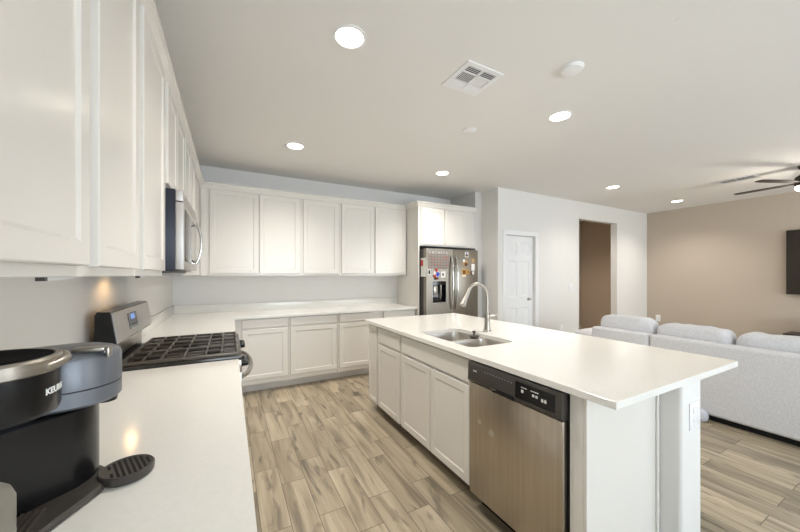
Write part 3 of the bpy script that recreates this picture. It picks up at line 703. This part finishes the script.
# ------------------------------------------------------------------ ceiling fixtures
def downlight(x, y, label, k=1.0, r=.078):
    t = thing('ceiling_light', (x, y, ZC), label, 'ceiling light', 'recessed ceiling lights')
    obj('trim_ring', lathe(bmesh.new(), (x, y, ZC), [(r+.018, -.0003), (r+.017, -.005), (r+.002, -.007), (r, -.0028), (r+.003, -.0006)], 40, cap0=False, cap1=False), 'ivory', t)
    obj('diffuser', lathe(bmesh.new(), (x, y, ZC), [(r+.002, -.0006), (r, -.0025)], 40), 'lampglow', t)
    l = lamp_light('lamp', 'SPOT', (x, y, ZC-.012), LAMP_W*k, (1, .94, .87), t, .07, 134, 1.0)
for x, y, lab in ((.604, 1.736, 'large bright recessed light above the kitchen aisle'), (2.49, 1.75, 'recessed ceiling light over the island, right of the air vent'),
                  (.61, 3.47, 'recessed ceiling light nearest the corner wall cabinets'), (2.50, 3.47, 'recessed ceiling light in front of the refrigerator'),
                  (5.22, 2.775, 'recessed ceiling light in front of the hallway opening'), (7.25, 2.745, 'recessed ceiling light beside the taupe wall'),
                  (6.3, 4.25, 'added recessed ceiling light, unseen inside the hallway'),  # added lamp, out of view, to brighten the hallway
                  (5.22, -1.2, 'recessed ceiling light behind the sofa outside the view'), (7.25, -1.2, 'recessed ceiling light by the television outside the view')):
    downlight(x, y, lab, 1.1 if y > 4 else .95 if y > 2 and x > 7 else .68 if x > 5 else 1.0)   # the living-room lamps are dimmed a little
def frame_ring(b, x0, x1, y0, y1, wd, z0, z1):
    bx(b, x0, x1, y0, y0+wd, z0, z1); bx(b, x0, x1, y1-wd, y1, z0, z1); bx(b, x0, x0+wd, y0+wd, y1-wd, z0, z1); bx(b, x1-wd, x1, y0+wd, y1-wd, z0, z1)
# four-way register above the island
t = thing('ceiling_vent', (1.483, 1.708, ZC), 'square white multi-way air vent on the kitchen ceiling', 'vent')
vx0, vx1, vy0, vy1 = 1.33, 1.635, 1.563, 1.853
b = bmesh.new(); frame_ring(b, vx0, vx1, vy0, vy1, .035, ZC-.008, ZC-.0003); cxm = (vx0+vx1)/2
bx(b, cxm-.008, cxm+.008, vy0+.035, vy1-.035, ZC-.010, ZC-.002)
ya, yb = vy0+.035+.058, vy1-.035-.062
for y in (ya, yb): bx(b, vx0+.035, vx1-.035, y-.004, y+.004, ZC-.010, ZC-.002)
obj('vent_frame', b, 'ivory', t)
obj('duct', box(vx0+.036, vx1-.036, vy0+.036, vy1-.036, ZC-.0018, ZC-.0004), 'vent', t)
b = bmesh.new()
def vane(ax, lo, hi, c, tilt, wd=.011):
    dz = .005; h = wd/2
    P = [(-h, -.008+tilt*dz*-1), (h, -.008+tilt*dz*1-.0), (h, -.0065+tilt*dz), (-h, -.0065-tilt*dz)]
    P = [(u, max(-.0135, min(-.002, v))) for u, v in P]
    if ax == 'x': rings(b, [[(x, c+u, ZC+v) for u, v in P] for x in (lo, hi)])
    else: rings(b, [[(c+u, y, ZC+v) for u, v in P] for y in (lo, hi)])
for x0, x1 in ((vx0+.036, cxm-.009), (cxm+.009, vx1-.036)):
    for k in range(4): vane('x', x0, x1, vy0+.042+k*.0145, .2, .006)
    for k in range(4): vane('x', x0, x1, yb+.010+k*.0145, -.6, .0125)
for k in range(7): vane('y', ya+.005, yb-.005, vx0+.044+k*.0145, .2, .0075)
for k in range(7): vane('y', ya+.005, yb-.005, cxm+.017+k*.0145, -.4, .012)
obj('louvers', b, 'ivory', t)
t = thing('ceiling_vent', (6.35, 1.72, ZC), 'white rectangular air vent near the ceiling fan', 'vent')
b = bmesh.new(); frame_ring(b, 6.23, 6.46, 1.52, 1.92, .03, ZC-.008, ZC-.0003); obj('vent_frame', b, 'ivory', t)
obj('duct', box(6.261, 6.429, 1.551, 1.889, ZC-.0018, ZC-.0004), 'vent', t)
b = bmesh.new()
for k in range(9): vane('y', 1.552, 1.888, 6.27+k*.019, .1, .009)
bx(b, 6.262, 6.428, 1.712, 1.728, ZC-.011, ZC-.0135+.0005); obj('louvers', b, 'ivory', t)
t = thing('smoke_detector', (1.98, 1.305, ZC), 'round white smoke detector on the ceiling near the vent', 'smoke detector')
obj('detector_base', lathe(bmesh.new(), (1.98, 1.305, ZC), [(.07, -.0003), (.07, -.010), (.066, -.013)], 36), 'ivory', t)
obj('detector_cap', lathe(bmesh.new(), (1.98, 1.305, ZC), [(.064, -.0132), (.062, -.020), (.05, -.024), (.02, -.025)], 36), 'ivory', t)
solo('ceiling_cover', lathe(bmesh.new(), (1.985, 2.32, ZC), [(.062, -.0003), (.061, -.006), (.055, -.009)], 32), 'ivory', 'flat round white cover disc on the ceiling beyond the square vent', 'cover disc', loc=(1.985, 2.32, ZC))
solo('sprinkler_cover', lathe(bmesh.new(), (2.11, .79, ZC), [(.018, -.0003), (.017, -.003)], 16), 'ceil', 'tiny round ceiling plug near the top edge', 'cover disc', loc=(2.11, .79, ZC))
# ceiling fan
fx, fy = 6.30, 1.09
t = thing('ceiling_fan', (fx, fy, ZC), 'dark bronze ceiling fan with a light at the right edge', 'ceiling fan')
obj('canopy', lathe(bmesh.new(), (fx, fy, ZC), [(.07, -.0003), (.068, -.03), (.03, -.05), (.025, -.09)], 28), 'fan', t)
obj('motor_housing', lathe(bmesh.new(), (fx, fy, ZC), [(.026, -.0905), (.06, -.11), (.092, -.135), (.10, -.17), (.10, -.235), (.095, -.25)], 32), 'fan', t)
obj('light_kit', lathe(bmesh.new(), (fx, fy, ZC), [(.092, -.2505), (.094, -.27), (.085, -.295), (.05, -.312), (.01, -.316)], 32), 'lampglow', t)
lamp_light('fan_light', 'POINT', (fx, fy, ZC-.40), 12, (1, .92, .82), t, .07)
for k in range(5):
    a = math.radians(84+72*k); ca, sa = math.cos(a), math.sin(a); b = bmesh.new(); rs = []
    for s, wd in ((.09, .025), (.16, .03), (.22, .045), (.45, .052), (.62, .05), (.655, .04), (.665, .015)):
        rs.append([(fx+ca*s-sa*u, fy+sa*s+ca*u, ZC-.212+u*.025+h) for u, h in ((-wd, 0), (wd, 0), (wd, .007), (-wd, .007))])
    obj('fan_blade', rings(b, rs), 'fan', t)

# ------------------------------------------------------------------ wall plates
def plate(name, lab, d, plane, s, z, wd, ht, kind):
    t = thing(name, W(d, plane, s, 0, z), lab, 'switch' if kind == 's' else 'outlet')
    def bb(s0, s1, z0, z1, n0, n1, bev=.0015):
        p, q = W(d, plane, s0, n0, z0), W(d, plane, s1, n1, z1)
        return box(min(p[0], q[0]), max(p[0], q[0]), min(p[1], q[1]), max(p[1], q[1]), z0, z1, bev=bev)
    obj('cover_plate', bb(s-wd/2, s+wd/2, z-ht/2, z+ht/2, .0003, .006), 'ivory', t)
    if kind == 's':
        for o in (-.023, .023): obj('rocker', bb(s+o-.016, s+o+.016, z-.033, z+.033, .0062, .010), 'trim', t)
    else:
        for o in (-.024, .024): obj('socket', bb(s-.017, s+.017, z+o-.014, z+o+.014, .0062, .008), 'trim', t)
plate('light_switch', 'double white light switch on the wall between pantry door and hallway', '-y', YP, 5.44, 1.165, .12, .12, 's')
plate('wall_outlet', 'white outlet low on the wall right of the pantry door', '-y', YP, 5.18, .44, .075, .12, 'o')
plate('wall_outlet', 'white outlet on the taupe wall above the sofa cushions', '-x', XR, 3.41, .455, .085, .14, 'o')

# ------------------------------------------------------------------ living room
SX = 3.985
def sofa_section(y0, y1, label, cush, seed, ch):
    t = thing('sofa_section', (4.45, (y0+y1)/2, 0), label, 'sofa', 'grey sectional sofa')
    obj('dark_gap_base', box(SX+.06, 4.98, y0+.03, y1-.03, 0, .056), 'blackmatte', t)  # black base stands for the shaded gap and black feet strip below the sofa
    b = bmesh.new(); bx(b, SX, SX+.15, y0, y1, .057, .742, bev=.03, seg=5); obj('backrest', b, 'sofa', t)
    obj('seat_base', box(SX+.151, 5.0, y0+.004, y1-.004, .057, .30, bev=.02, seg=3), 'sofa', t)
    for k, (a, c) in enumerate(cush):
        obj('seat_cushion', cushion(bmesh.new(), 4.69, (a+c)/2, .385, .31, (c-a)/2-.002, .083, 5, seed=k), 'sofa', t)
        obj('back_cushion', cushion(bmesh.new(), SX+.275, (a+c)/2, .668, .122, (c-a)/2-.004, ch-.004*k, 4.8, 48, 30, .007, seed+k*2), 'sofa', t)
    return t
sofa_section(1.765, 2.378, 'light grey sofa section at the far end, one cushion wide', [(1.785, 2.385)], 1, .222)
sofa_section(-.85, 1.756, 'long light grey sofa section with its back to the island', [(1.16, 1.776), (.51, 1.15), (-.16, .50), (-.82, -.17)], 4, .192)
t = thing('sofa_section', (4.75, 2.62, 0), 'low light grey chaise end just beyond the sofa', 'sofa', 'grey sectional sofa')
obj('dark_gap_base', box(4.36, 5.1, 2.47, 2.83, 0, .056), 'blackmatte', t)  # same black base for the dark gap below the chaise
obj('chaise_base', box(4.30, 5.15, 2.42, 2.88, .057, .42, bev=.03, seg=4), 'sofa', t)
obj('seat_cushion', cushion(bmesh.new(), 4.725, 2.65, .515, .42, .225, .09, 4.5, seed=3), 'sofa', t)
solo('floor_ball', cushion(bmesh.new(), 3.925, 1.30, .062, .045, .05, .0615, 2.2, 24, 16, 0), 'pale', 'small pale grey ball on the floor against the sofa back', 'ball')
# television, console, speaker
t = thing('television', (8.08, .7, 1.59), 'large dark flat television mounted on the taupe wall', 'television')
obj('television_frame', box(8.055, 8.10, -.20, 1.605, 1.068, 2.114, bev=.004), 'black', t); obj('screen', box(8.053, 8.0548, -.188, 1.593, 1.082, 2.102), 'tv', t)
obj('wall_bracket', box(8.1005, 8.1395, .45, .98, 1.35, 1.8), 'dark', t)
t = thing('media_console', (7.9, .4, 0), 'dark wooden media console below the television', 'console')
obj('console_body', box(7.70, 8.12, -.9, 1.55, .08, .43, bev=.004), 'wood', t); obj('console_top', box(7.68, 8.125, -.92, 1.57, .4305, .46, bev=.004), 'wood', t)
for y in (-.8, 1.44):
    for x in (7.74, 8.06): obj('leg', box(x, x+.04, y, y+.04, 0, .0795), 'wood', t)
for k in range(3): obj('door', box(7.683, 7.6995, -.88+k*.81, -.08+k*.805, .10, .42, bev=.002), 'wood', t)
t = thing('speaker', (7.88, 1.29, .46), 'black box speaker standing on the media console', 'speaker')
obj('speaker_cabinet', box(7.78, 7.98, 1.18, 1.40, .4605, .68, bev=.006), 'black', t); obj('speaker_grille', box(7.774, 7.7795, 1.195, 1.385, .475, .665, bev=.002), 'blackmatte', t)
